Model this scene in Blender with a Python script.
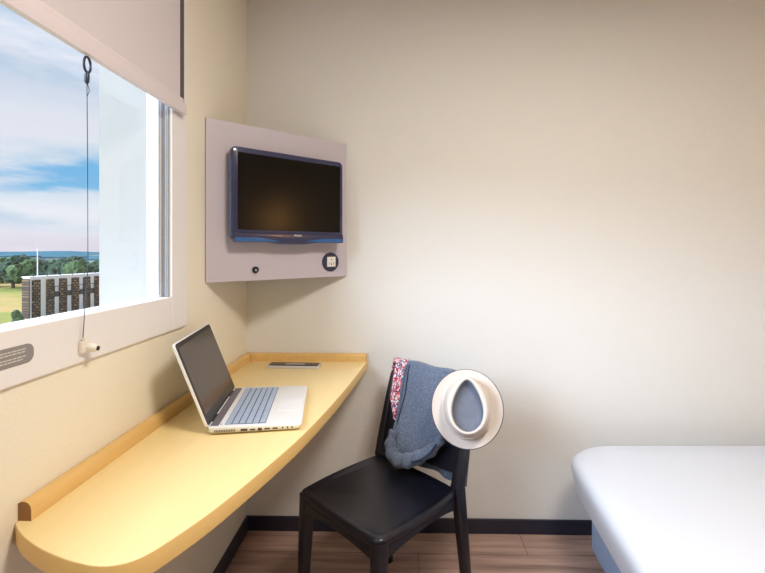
import bpy, bmesh, math, random
from mathutils import Vector, Matrix, noise

for o in list(bpy.data.objects):
    bpy.data.objects.remove(o)
S = bpy.context.scene
COL = S.collection
PI = math.pi

# ------------------------------------------------------------------ camera
EYE = 1.237
cam_d = bpy.data.cameras.new('camera')
cam = bpy.data.objects.new('camera', cam_d)
COL.objects.link(cam)
cam.location = (0.6923, -1.936, EYE)
cam.rotation_euler = (math.radians(90), 0, math.radians(1.26))
cam_d.sensor_width = 36
cam_d.lens = 36 * 440 / 765
cam_d.shift_x = -10.5 / 765
cam_d.shift_y = -36.5 / 765
cam_d.clip_start = 0.02
cam_d.clip_end = 5000
S.camera = cam

# ------------------------------------------------------------------ sky
W = bpy.data.worlds.new('sky')
S.world = W
W.use_nodes = True
nt = W.node_tree
nt.nodes.clear()


def srgb(r, g, b):
    def c(v):
        v /= 255.0
        return v / 12.92 if v <= 0.04045 else ((v + 0.055) / 1.055) ** 2.4
    return (c(r), c(g), c(b), 1)


def N(tree, typ, **kw):
    n = tree.nodes.new(typ)
    for k, v in kw.items():
        setattr(n, k, v)
    return n


def ramp(n, stops, interp='LINEAR'):
    cr = n.color_ramp
    cr.interpolation = interp
    while len(cr.elements) > 1:
        cr.elements.remove(cr.elements[-1])
    cr.elements[0].position = stops[0][0]
    cr.elements[0].color = stops[0][1]
    for p, c in stops[1:]:
        e = cr.elements.new(p)
        e.color = c


tc = N(nt, 'ShaderNodeTexCoord')
sep = N(nt, 'ShaderNodeSeparateXYZ')
nt.links.new(tc.outputs['Generated'], sep.inputs[0])
mp = N(nt, 'ShaderNodeMapping')
mp.inputs['Scale'].default_value = (3.0, 3.0, 13.0)
mp.inputs['Location'].default_value = (1.7, 0.4, 0.2)
nt.links.new(tc.outputs['Generated'], mp.inputs[0])
nz = N(nt, 'ShaderNodeTexNoise')
nz.inputs['Scale'].default_value = 1.3
nz.inputs['Detail'].default_value = 7
nz.inputs['Roughness'].default_value = 0.58
nt.links.new(mp.outputs[0], nz.inputs['Vector'])
# elevation, pushed about by the cloud noise
m1 = N(nt, 'ShaderNodeMath', operation='SUBTRACT')
m1.inputs[1].default_value = 0.5
nt.links.new(nz.outputs['Fac'], m1.inputs[0])
m2 = N(nt, 'ShaderNodeMath', operation='MULTIPLY')
m2.inputs[1].default_value = 0.09
nt.links.new(m1.outputs[0], m2.inputs[0])
m3 = N(nt, 'ShaderNodeMath', operation='ADD')
nt.links.new(sep.outputs['Z'], m3.inputs[0])
nt.links.new(m2.outputs[0], m3.inputs[1])
rp = N(nt, 'ShaderNodeValToRGB')
ramp(rp, [(0.0, srgb(226, 222, 236)), (0.03, srgb(232, 232, 242)), (0.055, srgb(205, 222, 240)),
          (0.075, srgb(238, 242, 250)), (0.098, srgb(215, 230, 245)), (0.11, srgb(128, 192, 236)),
          (0.15, srgb(120, 188, 236)), (0.163, srgb(196, 220, 240)), (0.19, srgb(230, 234, 245)),
          (0.24, srgb(226, 232, 244)), (0.30, srgb(196, 214, 236)), (0.42, srgb(186, 210, 236)),
          (0.7, srgb(170, 200, 235))])
nt.links.new(m3.outputs[0], rp.inputs[0])
rp2 = N(nt, 'ShaderNodeValToRGB')
ramp(rp2, [(0.5, (0, 0, 0, 1)), (0.68, (0.75, 0.75, 0.75, 1))])
nt.links.new(nz.outputs['Fac'], rp2.inputs[0])
mx = N(nt, 'ShaderNodeMix', data_type='RGBA')
nt.links.new(rp2.outputs[0], mx.inputs['Factor'])
nt.links.new(rp.outputs[0], mx.inputs[6])
mx.inputs[7].default_value = srgb(238, 240, 248)
bg = N(nt, 'ShaderNodeBackground')
bg.inputs['Strength'].default_value = 0.9
nt.links.new(mx.outputs[2], bg.inputs['Color'])
wo = N(nt, 'ShaderNodeOutputWorld')
nt.links.new(bg.outputs[0], wo.inputs[0])

# ------------------------------------------------------------------ sun: bright hazy daylight through the window
sd = bpy.data.lights.new('sun', 'SUN')
sun = bpy.data.objects.new('sun', sd)
COL.objects.link(sun)
sd.energy = 4.5
sd.angle = math.radians(36)
sd.color = (0.70, 0.84, 1.0)
sun.rotation_euler = Vector((-1, -0.95, 0.50)).to_track_quat('Z', 'Y').to_euler()
sun.location = (-3, -4, 3)

# added second sun, fills in for broad bright sky over the window side
sk_d = bpy.data.lights.new('sky_fill', 'SUN')
sky_sun = bpy.data.objects.new('sky_fill', sk_d)
COL.objects.link(sky_sun)
sk_d.energy = 5.0
sk_d.angle = math.radians(70)
sk_d.color = (0.78, 0.88, 1.0)
sky_sun.rotation_euler = Vector((-1, -0.25, 1.55)).to_track_quat('Z', 'Y').to_euler()
sky_sun.location = (-3, -2, 6)

# ceiling lamp light (its fitting is built further down)
ld = bpy.data.lights.new('ceiling_lamp_light', 'AREA')
ld.shape = 'DISK'
ld.size = 0.5
ld.energy = 31
ld.color = (1.0, 0.92, 0.82)
lamp_l = bpy.data.objects.new('ceiling_lamp_light', ld)
COL.objects.link(lamp_l)
lamp_l.location = (1.25, -1.55, 2.325)

S.view_settings.view_transform = 'Standard'
S.view_settings.look = 'None'
S.view_settings.exposure = 0.13
S.view_settings.gamma = 1.0
S.view_settings.use_curve_mapping = False


# ------------------------------------------------------------------ materials
def mat(name, col, rough=0.5, metal=0.0, spec=0.5, var=0.0, vscale=8.0, bump=0.0, bscale=200.0, coat=0.0,
        stretch=(1, 1, 1), col2=None, sheen=0.0, detail=4.0):
    m = bpy.data.materials.new(name)
    m.use_nodes = True
    t = m.node_tree
    b = t.nodes['Principled BSDF']
    b.inputs['Base Color'].default_value = col
    b.inputs['Roughness'].default_value = rough
    b.inputs['Metallic'].default_value = metal
    b.inputs['Specular IOR Level'].default_value = spec
    b.inputs['Coat Weight'].default_value = coat
    b.inputs['Sheen Weight'].default_value = sheen
    tcn = N(t, 'ShaderNodeTexCoord')
    mpn = N(t, 'ShaderNodeMapping')
    mpn.inputs['Scale'].default_value = stretch
    t.links.new(tcn.outputs['Object'], mpn.inputs[0])
    if var > 0 or col2 is not None:
        n = N(t, 'ShaderNodeTexNoise')
        n.inputs['Scale'].default_value = vscale
        n.inputs['Detail'].default_value = detail
        t.links.new(mpn.outputs[0], n.inputs['Vector'])
        r = N(t, 'ShaderNodeValToRGB')
        c2 = col2 if col2 is not None else tuple(c * (1 - var) for c in col[:3]) + (1,)
        ramp(r, [(0.35, c2), (0.65, col)])
        t.links.new(n.outputs['Fac'], r.inputs[0])
        t.links.new(r.outputs[0], b.inputs['Base Color'])
    if bump > 0:
        n2 = N(t, 'ShaderNodeTexNoise')
        n2.inputs['Scale'].default_value = bscale
        n2.inputs['Detail'].default_value = 3
        t.links.new(mpn.outputs[0], n2.inputs['Vector'])
        bp = N(t, 'ShaderNodeBump')
        bp.inputs['Strength'].default_value = bump
        bp.inputs['Distance'].default_value = 0.004
        t.links.new(n2.outputs['Fac'], bp.inputs['Height'])
        t.links.new(bp.outputs[0], b.inputs['Normal'])
    return m


M = {}
M['wall_back'] = mat('wall_back', srgb(230, 229, 226), 0.75, spec=0.3, bump=0.35, bscale=130)
M['wall_left'] = mat('wall_left', srgb(238, 230, 212), 0.7, spec=0.3, bump=0.15, bscale=130)
M['wall_room'] = mat('wall_room', srgb(226, 216, 198), 0.8, spec=0.3, bump=0.2, bscale=130)
M['ceiling'] = mat('ceiling_paint', srgb(240, 236, 226), 0.9)
M['base'] = mat('baseboard', srgb(38, 40, 56), 0.4, var=0.15)
M['win_white'] = mat('window_white', srgb(240, 240, 242), 0.4, spec=0.5)
M['casing'] = mat('window_casing', srgb(236, 232, 232), 0.45, spec=0.4)
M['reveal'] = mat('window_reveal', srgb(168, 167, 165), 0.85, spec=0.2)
M['gasket'] = mat('window_gasket', srgb(170, 185, 205), 0.5)
M['blind'] = mat('blind_fabric', srgb(214, 205, 208), 0.85, bump=0.2, bscale=600)
M['blind_bar'] = mat('blind_bar', srgb(225, 214, 218), 0.5)
M['gap_shadow'] = mat('blind_gap_shadow', srgb(92, 76, 76), 0.6)
M['cord'] = mat('cord', srgb(52, 62, 82), 0.7)
M['ring'] = mat('cord_ring', srgb(40, 50, 66), 0.4)
M['cleat'] = mat('cleat_white', srgb(238, 232, 222), 0.4)
M['black'] = mat('black_plastic', srgb(26, 28, 36), 0.35)
M['sticker'] = mat('sticker_grey', srgb(140, 136, 134), 0.5)
M['sticker_txt'] = mat('sticker_text', srgb(205, 200, 196), 0.5)
M['wood'] = mat('desk_laminate', srgb(246, 222, 164), 0.33, spec=0.5, var=0.03, vscale=5, stretch=(10, 1, 1))
M['wood_edge'] = mat('desk_edge', srgb(238, 200, 126), 0.4, var=0.04, vscale=5)
M['wood_rim'] = mat('desk_rim', srgb(226, 186, 118), 0.42, var=0.08, vscale=4, stretch=(12, 1, 12))
M['wood_end'] = mat('desk_rim_end', srgb(150, 106, 62), 0.6, var=0.15, vscale=60)
M['panel'] = mat('tv_panel', srgb(198, 190, 200), 0.42, spec=0.5)
M['panel_edge'] = mat('tv_panel_edge', srgb(120, 116, 132), 0.5)
M['tv_case'] = mat('tv_case', srgb(46, 50, 84), 0.22, coat=0.5)
M['tv_trim'] = mat('tv_trim', srgb(40, 96, 160), 0.25, coat=0.5)
M['tv_screen'] = mat('tv_screen', srgb(3, 3, 5), 0.19, spec=0.28)
M['silver'] = mat('silver', srgb(200, 202, 208), 0.3, metal=0.6)
M['white_pl'] = mat('white_plastic', srgb(240, 236, 230), 0.4)
M['sock'] = mat('socket_plate', srgb(48, 50, 74), 0.4)
M['lap_white'] = mat('laptop_white', srgb(238, 238, 240), 0.3)
M['lap_side'] = mat('laptop_side', srgb(224, 220, 205), 0.4)
M['lap_screen'] = mat('laptop_screen', srgb(74, 66, 68), 0.16, spec=0.8)
M['lap_bezel'] = mat('laptop_bezel', srgb(30, 32, 40), 0.25)
M['lap_key'] = mat('laptop_key', srgb(176, 190, 212), 0.5)
M['lap_well'] = mat('laptop_key_well', srgb(84, 96, 122), 0.5)
M['lap_grill'] = mat('laptop_grille', srgb(120, 112, 120), 0.5)
M['port'] = mat('port_dark', srgb(60, 52, 50), 0.5)
M['chair'] = mat('chair_plastic', srgb(17, 19, 30), 0.3, spec=0.6)
M['hat'] = mat('hat_felt', srgb(214, 205, 198), 0.85, bump=0.3, bscale=400, sheen=0.2)
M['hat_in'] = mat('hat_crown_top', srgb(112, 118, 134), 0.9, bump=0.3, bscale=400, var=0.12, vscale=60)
M['hat_band'] = mat('hat_band', srgb(206, 194, 188), 0.8)
M['hat_edge'] = mat('hat_edge', srgb(84, 80, 88), 0.8)
M['jacket'] = mat('jacket_cloth', srgb(112, 124, 146), 0.95, bump=0.5, bscale=300, vscale=220,
                  col2=srgb(76, 86, 106), sheen=0.3, detail=6)
M['jacket_dark'] = mat('jacket_hem', srgb(44, 52, 74), 0.95, vscale=100, var=0.2)
M['sheet'] = mat('white_sheet', srgb(218, 224, 236), 0.8, bump=0.05, bscale=40)
M['bedbase'] = mat('bed_base_fabric', srgb(156, 180, 216), 0.85, bump=0.3, bscale=500, var=0.06, vscale=40)
M['darkmetal'] = mat('dark_metal', srgb(50, 48, 50), 0.4, metal=0.5)
M['shade'] = mat('lamp_shade', srgb(240, 200, 140), 0.7)
M['phone_top'] = mat('phone_top', srgb(58, 48, 44), 0.3)
M['phone_side'] = mat('phone_side', srgb(206, 206, 212), 0.4)
M['bwall'] = mat('building_white', srgb(244, 238, 248), 0.7)
M['bdark'] = mat('building_window_dark', srgb(50, 50, 66), 0.3)
M['leafA'] = mat('leaf_dark', srgb(60, 84, 62), 0.9, vscale=0.9, col2=srgb(40, 62, 48), detail=8)
M['leafB'] = mat('leaf_mid', srgb(84, 106, 62), 0.9, vscale=0.9, col2=srgb(56, 82, 50), detail=8)
M['trunk'] = mat('trunk', srgb(90, 72, 58), 0.9)
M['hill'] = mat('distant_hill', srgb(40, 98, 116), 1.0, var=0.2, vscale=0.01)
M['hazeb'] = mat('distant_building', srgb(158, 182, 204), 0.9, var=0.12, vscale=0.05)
M['mast'] = mat('mast_white', srgb(236, 232, 240), 0.5)


def emat(name, col, st):
    m = bpy.data.materials.new(name)
    m.use_nodes = True
    b = m.node_tree.nodes['Principled BSDF']
    b.inputs['Base Color'].default_value = col
    b.inputs['Emission Color'].default_value = col
    b.inputs['Emission Strength'].default_value = st
    return m


M['lampglow'] = emat('lamp_glow', (1.0, 0.5, 0.16, 1), 16.0)
M['ceilglow'] = emat('ceiling_lamp_glow', (1.0, 0.86, 0.66, 1), 3.0)


def glass():
    m = bpy.data.materials.new('clear_glass')
    m.use_nodes = True
    t = m.node_tree
    t.nodes.clear()
    o = N(t, 'ShaderNodeOutputMaterial')
    a = N(t, 'ShaderNodeBsdfTransparent')
    g = N(t, 'ShaderNodeBsdfGlossy')
    g.inputs['Roughness'].default_value = 0.02
    lw = N(t, 'ShaderNodeLayerWeight')
    lw.inputs['Blend'].default_value = 0.5
    pw = N(t, 'ShaderNodeMath', operation='POWER')
    pw.inputs[1].default_value = 5.0
    t.links.new(lw.outputs['Facing'], pw.inputs[0])
    f = N(t, 'ShaderNodeMath', operation='MULTIPLY_ADD')
    f.inputs[1].default_value = 0.5
    f.inputs[2].default_value = 0.02
    t.links.new(pw.outputs[0], f.inputs[0])
    x = N(t, 'ShaderNodeMixShader')
    t.links.new(f.outputs[0], x.inputs[0])
    t.links.new(a.outputs[0], x.inputs[1])
    t.links.new(g.outputs[0], x.inputs[2])
    t.links.new(x.outputs[0], o.inputs[0])
    return m


M['glass'] = glass()


def floor_mat():
    m = bpy.data.materials.new('floor_laminate')
    m.use_nodes = True
    t = m.node_tree
    b = t.nodes['Principled BSDF']
    b.inputs['Roughness'].default_value = 0.45
    tcn = N(t, 'ShaderNodeTexCoord')
    br = N(t, 'ShaderNodeTexBrick')
    br.inputs['Scale'].default_value = 1.0
    br.inputs['Brick Width'].default_value = 1.2
    br.inputs['Row Height'].default_value = 0.14
    br.inputs['Mortar Size'].default_value = 0.0012
    br.offset = 0.37
    br.inputs['Color1'].default_value = srgb(188, 156, 142)
    br.inputs['Color2'].default_value = srgb(166, 136, 124)
    br.inputs['Mortar'].default_value = srgb(90, 66, 58)
    t.links.new(tcn.outputs['Object'], br.inputs['Vector'])
    mpn = N(t, 'ShaderNodeMapping')
    mpn.inputs['Scale'].default_value = (1.4, 22, 1)
    t.links.new(tcn.outputs['Object'], mpn.inputs[0])
    n = N(t, 'ShaderNodeTexNoise')
    n.inputs['Scale'].default_value = 1.6
    n.inputs['Detail'].default_value = 8
    n.inputs['Distortion'].default_value = 0.6
    t.links.new(mpn.outputs[0], n.inputs['Vector'])
    r = N(t, 'ShaderNodeValToRGB')
    ramp(r, [(0.3, (0.42, 0.40, 0.40, 1)), (0.5, (0.85, 0.85, 0.86, 1)), (0.7, (1.15, 1.15, 1.15, 1))])
    t.links.new(n.outputs['Fac'], r.inputs[0])
    mxx = N(t, 'ShaderNodeMix', data_type='RGBA', blend_type='MULTIPLY')
    mxx.inputs['Factor'].default_value = 0.85
    t.links.new(br.outputs['Color'], mxx.inputs[6])
    t.links.new(r.outputs[0], mxx.inputs[7])
    t.links.new(mxx.outputs[2], b.inputs['Base Color'])
    return m


M['floor'] = floor_mat()


def pattern_mat():
    m = bpy.data.materials.new('patterned_lining')
    m.use_nodes = True
    t = m.node_tree
    b = t.nodes['Principled BSDF']
    b.inputs['Roughness'].default_value = 0.85
    tcn = N(t, 'ShaderNodeTexCoord')
    mpn = N(t, 'ShaderNodeMapping')
    mpn.inputs['Scale'].default_value = (42, 42, 30)
    mpn.inputs['Rotation'].default_value = (0.2, 0.5, 0.1)
    t.links.new(tcn.outputs['Object'], mpn.inputs[0])
    v = N(t, 'ShaderNodeTexVoronoi')
    v.distance = 'MANHATTAN'
    t.links.new(mpn.outputs[0], v.inputs['Vector'])
    s = N(t, 'ShaderNodeSeparateColor')
    t.links.new(v.outputs['Color'], s.inputs[0])
    r = N(t, 'ShaderNodeValToRGB')
    ramp(r, [(0.0, srgb(150, 40, 66)), (0.2, srgb(232, 186, 192)), (0.36, srgb(226, 92, 92)),
             (0.48, srgb(240, 232, 236)), (0.62, srgb(80, 150, 170)), (0.74, srgb(70, 62, 130)),
             (0.86, srgb(214, 120, 130)), (0.94, srgb(245, 240, 240))], 'CONSTANT')
    t.links.new(s.outputs[0], r.inputs[0])
    t.links.new(r.outputs[0], b.inputs['Base Color'])
    return m


M['lining'] = pattern_mat()


def brick_mat():
    m = bpy.data.materials.new('dark_brick')
    m.use_nodes = True
    t = m.node_tree
    b = t.nodes['Principled BSDF']
    b.inputs['Roughness'].default_value = 0.9
    tcn = N(t, 'ShaderNodeTexCoord')
    mpn = N(t, 'ShaderNodeMapping')
    mpn.inputs['Rotation'].default_value = (PI / 2, 0, 0)
    t.links.new(tcn.outputs['Object'], mpn.inputs[0])
    br = N(t, 'ShaderNodeTexBrick')
    br.inputs['Scale'].default_value = 1.0
    br.inputs['Brick Width'].default_value = 0.42
    br.inputs['Row Height'].default_value = 0.27
    br.inputs['Mortar Size'].default_value = 0.05
    br.inputs['Color1'].default_value = srgb(158, 130, 98)
    br.inputs['Color2'].default_value = srgb(72, 56, 52)
    br.inputs['Mortar'].default_value = srgb(48, 38, 46)
    t.links.new(mpn.outputs[0], br.inputs['Vector'])
    t.links.new(br.outputs['Color'], b.inputs['Base Color'])
    return m


M['brick'] = brick_mat()


def field_mat():
    m = bpy.data.materials.new('field_ground')
    m.use_nodes = True
    t = m.node_tree
    b = t.nodes['Principled BSDF']
    b.inputs['Roughness'].default_value = 1.0
    b.inputs['Specular IOR Level'].default_value = 0.1
    tcn = N(t, 'ShaderNodeTexCoord')
    mpn = N(t, 'ShaderNodeMapping')
    mpn.inputs['Scale'].default_value = (0.03, 0.09, 1)
    t.links.new(tcn.outputs['Object'], mpn.inputs[0])
    n = N(t, 'ShaderNodeTexNoise')
    n.inputs['Scale'].default_value = 1.0
    n.inputs['Detail'].default_value = 7
    n.inputs['Roughness'].default_value = 0.6
    t.links.new(mpn.outputs[0], n.inputs['Vector'])
    r = N(t, 'ShaderNodeValToRGB')
    ramp(r, [(0.3, srgb(104, 118, 62)), (0.45, srgb(146, 142, 76)), (0.55, srgb(176, 150, 96)),
             (0.7, srgb(186, 140, 104))])
    t.links.new(n.outputs['Fac'], r.inputs[0])
    t.links.new(r.outputs[0], b.inputs['Base Color'])
    return m


M['field'] = field_mat()


# ------------------------------------------------------------------ mesh helpers
def obj(name, bm, m, parent=None, smooth=False, angle=40, loc=None):
    bmesh.ops.recalc_face_normals(bm, faces=bm.faces[:])
    me = bpy.data.meshes.new(name)
    bm.to_mesh(me)
    bm.free()
    if isinstance(m, (list, tuple)):
        for q in m:
            me.materials.append(q)
    else:
        me.materials.append(m)
    o = bpy.data.objects.new(name, me)
    COL.objects.link(o)
    if parent is not None:
        o.parent = parent
    if loc is not None:
        o.location = loc
    if smooth:
        me.shade_smooth()
        try:
            me.set_sharp_from_angle(angle=math.radians(angle))
        except Exception:
            pass
    return o


def empty(name, loc=(0, 0, 0), rotz=0.0):
    o = bpy.data.objects.new(name, None)
    o.empty_display_size = 0.05
    COL.objects.link(o)
    o.location = loc
    o.rotation_euler = (0, 0, rotz)
    return o


def tag(o, label=None, cat=None, group=None, kind=None):
    if label:
        o['label'] = label
    if cat:
        o['category'] = cat
    if group:
        o['group'] = group
    if kind:
        o['kind'] = kind
    return o


def box(bm, lo, hi, bev=0.0, mtx=None, segs=2, mi=0):
    r = bmesh.ops.create_cube(bm, size=1.0)
    vs = r['verts']
    for v in vs:
        v.co = Vector(((lo[i] + hi[i]) / 2 + v.co[i] * (hi[i] - lo[i]) for i in range(3)))
    fs = set()
    for v in vs:
        for f in v.link_faces:
            fs.add(f)
    if bev > 0:
        es = set()
        for f in fs:
            for e in f.edges:
                es.add(e)
        rb = bmesh.ops.bevel(bm, geom=list(es), offset=bev, segments=segs, affect='EDGES', profile=0.6)
        vs = list({v for f in rb['faces'] for v in f.verts} | {v for v in vs if v.is_valid})
        fs = {f for v in vs for f in v.link_faces}
    for f in fs:
        f.material_index = mi
    if mtx is not None:
        for v in vs:
            v.co = mtx @ v.co
    return vs


def loft(bm, rings, caps=True, mi=0):
    rr = [[bm.verts.new(p) for p in ring] for ring in rings]
    n = len(rr[0])
    for a, b in zip(rr[:-1], rr[1:]):
        for i in range(n):
            j = (i + 1) % n
            f = bm.faces.new((a[i], a[j], b[j], b[i]))
            f.material_index = mi
    if caps:
        for q in (rr[0][::-1], rr[-1]):
            f = bm.faces.new(q)
            f.material_index = mi
    return rr


def rrect(w, d, r, z=0, n=4, c=(0, 0)):
    pts = []
    for sx, sy, a0 in ((1, 1, 0), (-1, 1, 90), (-1, -1, 180), (1, -1, 270)):
        cx, cy = sx * (w / 2 - r), sy * (d / 2 - r)
        for k in range(n + 1):
            a = math.radians(a0 + 90 * k / n)
            pts.append(Vector((c[0] + cx + r * math.cos(a), c[1] + cy + r * math.sin(a), z)))
    return pts


def tube(bm, pts, r, seg=10, closed=False, caps=True, mi=0):
    pts = [Vector(p) for p in pts]
    rings = []
    n = len(pts)
    up = Vector((0, 0, 1))
    for i, p in enumerate(pts):
        a = pts[(i - 1) % n] if (closed or i > 0) else p
        b = pts[(i + 1) % n] if (closed or i < n - 1) else p
        t = (b - a).normalized()
        s = t.cross(up)
        if s.length < 1e-3:
            s = t.cross(Vector((1, 0, 0)))
        s.normalize()
        q = s.cross(t).normalized()
        rad = r[i] if isinstance(r, (list, tuple)) else r
        rings.append([p + s * rad * math.cos(2 * PI * k / seg) + q * rad * math.sin(2 * PI * k / seg) for k in range(seg)])
    if closed:
        rings.append(rings[0])
        rr = [[bm.verts.new(x) for x in ring] for ring in rings[:-1]]
        rr.append(rr[0])
        for a, b in zip(rr[:-1], rr[1:]):
            for i in range(seg):
                j = (i + 1) % seg
                bm.faces.new((a[i], a[j], b[j], b[i]))
    else:
        loft(bm, rings, caps, mi)


def prism(bm, poly, z0, z1, bev=0.0, mi=0):
    """poly of (x, y); rounded top and bottom rims by inset rings"""
    def inset(d):
        n = len(poly)
        out = []
        for i in range(n):
            p0, p, p1 = Vector(poly[i - 1]), Vector(poly[i]), Vector(poly[(i + 1) % n])
            e0, e1 = (p - p0).normalized(), (p1 - p).normalized()
            n0, n1 = Vector((-e0.y, e0.x)), Vector((-e1.y, e1.x))
            m = (n0 + n1)
            m = m.normalized() / max(0.35, m.normalized().dot(n0))
            out.append(p + m * d)
        return out
    rings = []
    if bev > 0:
        for k in range(4):
            a = PI / 2 * k / 3
            rings.append([(q.x, q.y, z0 + bev * (1 - math.sin(a))) for q in inset(bev * (1 - math.cos(a)))])
        rings = rings[::-1]
        for k in range(4):
            a = PI / 2 * k / 3
            rings.append([(q.x, q.y, z1 - bev * (1 - math.sin(a))) for q in inset(bev * (1 - math.cos(a)))])
        # order: bottom small -> bottom full -> top full -> top small
        bot = [[(q.x, q.y, z0 + bev * (1 - math.sin(PI / 2 * k / 3))) for q in inset(bev * (1 - math.cos(PI / 2 * k / 3)))] for k in range(3, -1, -1)]
        bot = [[(q.x, q.y, z0 + bev * (1 - math.cos(PI / 2 * k / 3))) for q in inset(bev * (1 - math.sin(PI / 2 * k / 3)))] for k in range(4)]
        top = [[(q.x, q.y, z1 - bev * (1 - math.sin(PI / 2 * k / 3))) for q in inset(bev * (1 - math.cos(PI / 2 * k / 3)))] for k in range(4)]
        rings = bot + top
    else:
        rings = [[(p[0], p[1], z0) for p in poly], [(p[0], p[1], z1) for p in poly]]
    loft(bm, rings, True, mi)


def grid_sheet(bm, fn, nu, nv, thick=0.0):
    V = [[bm.verts.new(fn(i / nu, j / nv)) for j in range(nv + 1)] for i in range(nu + 1)]
    fs = []
    for i in range(nu):
        for j in range(nv):
            fs.append(bm.faces.new((V[i][j], V[i + 1][j], V[i + 1][j + 1], V[i][j + 1])))
    if thick:
        bmesh.ops.recalc_face_normals(bm, faces=fs)
        bmesh.ops.solidify(bm, geom=fs, thickness=thick)


def catmull(pts, n=6, closed=False):
    out = []
    P = [Vector(p) for p in pts]
    L = len(P)
    rng = range(L if closed else L - 1)
    for i in rng:
        p0 = P[(i - 1) % L] if (closed or i > 0) else P[0]
        p1, p2 = P[i], P[(i + 1) % L]
        p3 = P[(i + 2) % L] if (closed or i + 2 < L) else P[-1]
        for k in range(n):
            t = k / n
            out.append(0.5 * ((2 * p1) + (p2 - p0) * t + (2 * p0 - 5 * p1 + 4 * p2 - p3) * t * t + (3 * p1 - p0 - 3 * p2 + p3) * t ** 3))
    if not closed:
        out.append(P[-1])
    return out


# ------------------------------------------------------------------ room
RX, RY, RZ = 3.3, -3.9, 2.4      # right wall x, front wall y, ceiling z
TW = 0.207                        # left wall thickness
WY0, WY1, WZ0, WZ1 = -3.0, -0.645, 1.098, 2.2


def struct(name, bm, m, **k):
    return tag(obj(name, bm, m, **k), kind='structure')


bm = bmesh.new(); box(bm, (0, RY, -0.1), (RX, 0, 0)); struct('floor', bm, M['floor'])
bm = bmesh.new(); box(bm, (-TW, RY - 0.1, RZ), (RX + 0.1, 0.12, RZ + 0.1)); struct('ceiling', bm, M['ceiling'])
bm = bmesh.new(); box(bm, (-TW, 0, -0.1), (RX + 0.1, 0.12, RZ)); struct('wall_back', bm, M['wall_back'])
bm = bmesh.new(); box(bm, (RX, RY, -0.1), (RX + 0.1, 0, RZ)); struct('wall_right', bm, M['wall_room'])
bm = bmesh.new(); box(bm, (-TW, RY - 0.1, -0.1), (RX + 0.1, RY, RZ)); struct('wall_front', bm, M['wall_room'])
bm = bmesh.new()
WH = 1.035
box(bm, (-TW, RY, -0.1), (0, 0, WH))
box(bm, (-TW, RY, WZ1), (0, 0, RZ))
box(bm, (-TW, RY, WH), (0, WY0, WZ1))
box(bm, (-TW, WY1, WH), (0, 0, WZ1))
struct('wall_left', bm, M['wall_left'])
bm = bmesh.new(); box(bm, (0, -0.012, 0), (RX, 0, 0.062), 0.003); struct('baseboard_back', bm, M['base'])
bm = bmesh.new(); box(bm, (0, RY, 0), (0.012, -0.012, 0.062), 0.003); struct('baseboard_left', bm, M['base'])

# window
win = tag(empty('window_1', (0, (WY0 + WY1) / 2, WZ0)), kind='structure')
wo_ = Vector(win.location)


def wbox(name, parts, m, parent=win, bev=0.002):
    b_ = bmesh.new()
    for lo, hi in parts:
        box(b_, tuple(Vector(lo) - wo_), tuple(Vector(hi) - wo_), bev)
    return obj(name, b_, m, parent)


wbox('casing', [((0, WY1, 0.997), (0.008, -0.554, 2.31)), ((0, -3.1, 0.997), (0.008, WY0, 2.31)),
                ((0, WY0, 0.997), (0.008, WY1, WZ0)), ((0, WY0, WZ1), (0.008, WY1, 2.31))], M['casing'], bev=0.003)
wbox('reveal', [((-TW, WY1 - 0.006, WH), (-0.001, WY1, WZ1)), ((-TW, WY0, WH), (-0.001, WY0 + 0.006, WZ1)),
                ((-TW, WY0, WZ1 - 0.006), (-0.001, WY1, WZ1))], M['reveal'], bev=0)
wbox('sill', [((-TW - 0.02, WY0 + 0.006, WH), (-0.055, WY1 - 0.006, WH + 0.012)),
              ((-0.055, WY0 + 0.006, WH), (0.0, WY1 - 0.006, WZ0))], M['win_white'], bev=0)
fr = wbox('window_frame', [((-0.055, WY1 - 0.024, WZ0 + 0.001), (-0.02, WY1 - 0.006, WZ1 - 0.006)),
                           ((-0.055, WY0 + 0.006, WZ0 + 0.001), (-0.02, WY0 + 0.024, WZ1 - 0.006)),
                           ((-0.055, WY0 + 0.024, WZ1 - 0.046), (-0.02, WY1 - 0.024, WZ1 - 0.006)),
                           ((-0.055, WY0 + 0.024, WZ0 - 0.012), (-0.02, WY1 - 0.024, WZ0 + 0.0015))], M['win_white'])
wbox('gasket', [((-0.0205, WY1 - 0.021, WZ0 + 0.007), (-0.0185, WY1 - 0.017, WZ1 - 0.05)),
                ((-0.010, WY1 - 0.0075, WZ0 + 0.002), (-0.005, WY1 - 0.0055, WZ1 - 0.01)),
                ((-0.0202, WY1 - 0.009, WZ0 + 0.002), (-0.0185, WY1 - 0.0055, WZ1 - 0.01))], M['gasket'], bev=0)
wbox('glass_pane', [((-0.040, WY0 + 0.022, WZ0 + 0.004), (-0.036, WY1 - 0.022, WZ1 - 0.04))], M['glass'], bev=0)

# ------------------------------------------------------------------ roller blind
bl = tag(empty('roller_blind', (0.03, -1.4, 1.68)),
         'pale lilac roller blind half lowered over the window', 'blind')
bo = Vector(bl.location)


def blbox(name, lo, hi, m, bev=0.0, parent=bl):
    b_ = bmesh.new()
    box(b_, tuple(Vector(lo) - bo), tuple(Vector(hi) - bo), bev)
    return obj(name, b_, m, parent, smooth=bev > 0)


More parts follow.
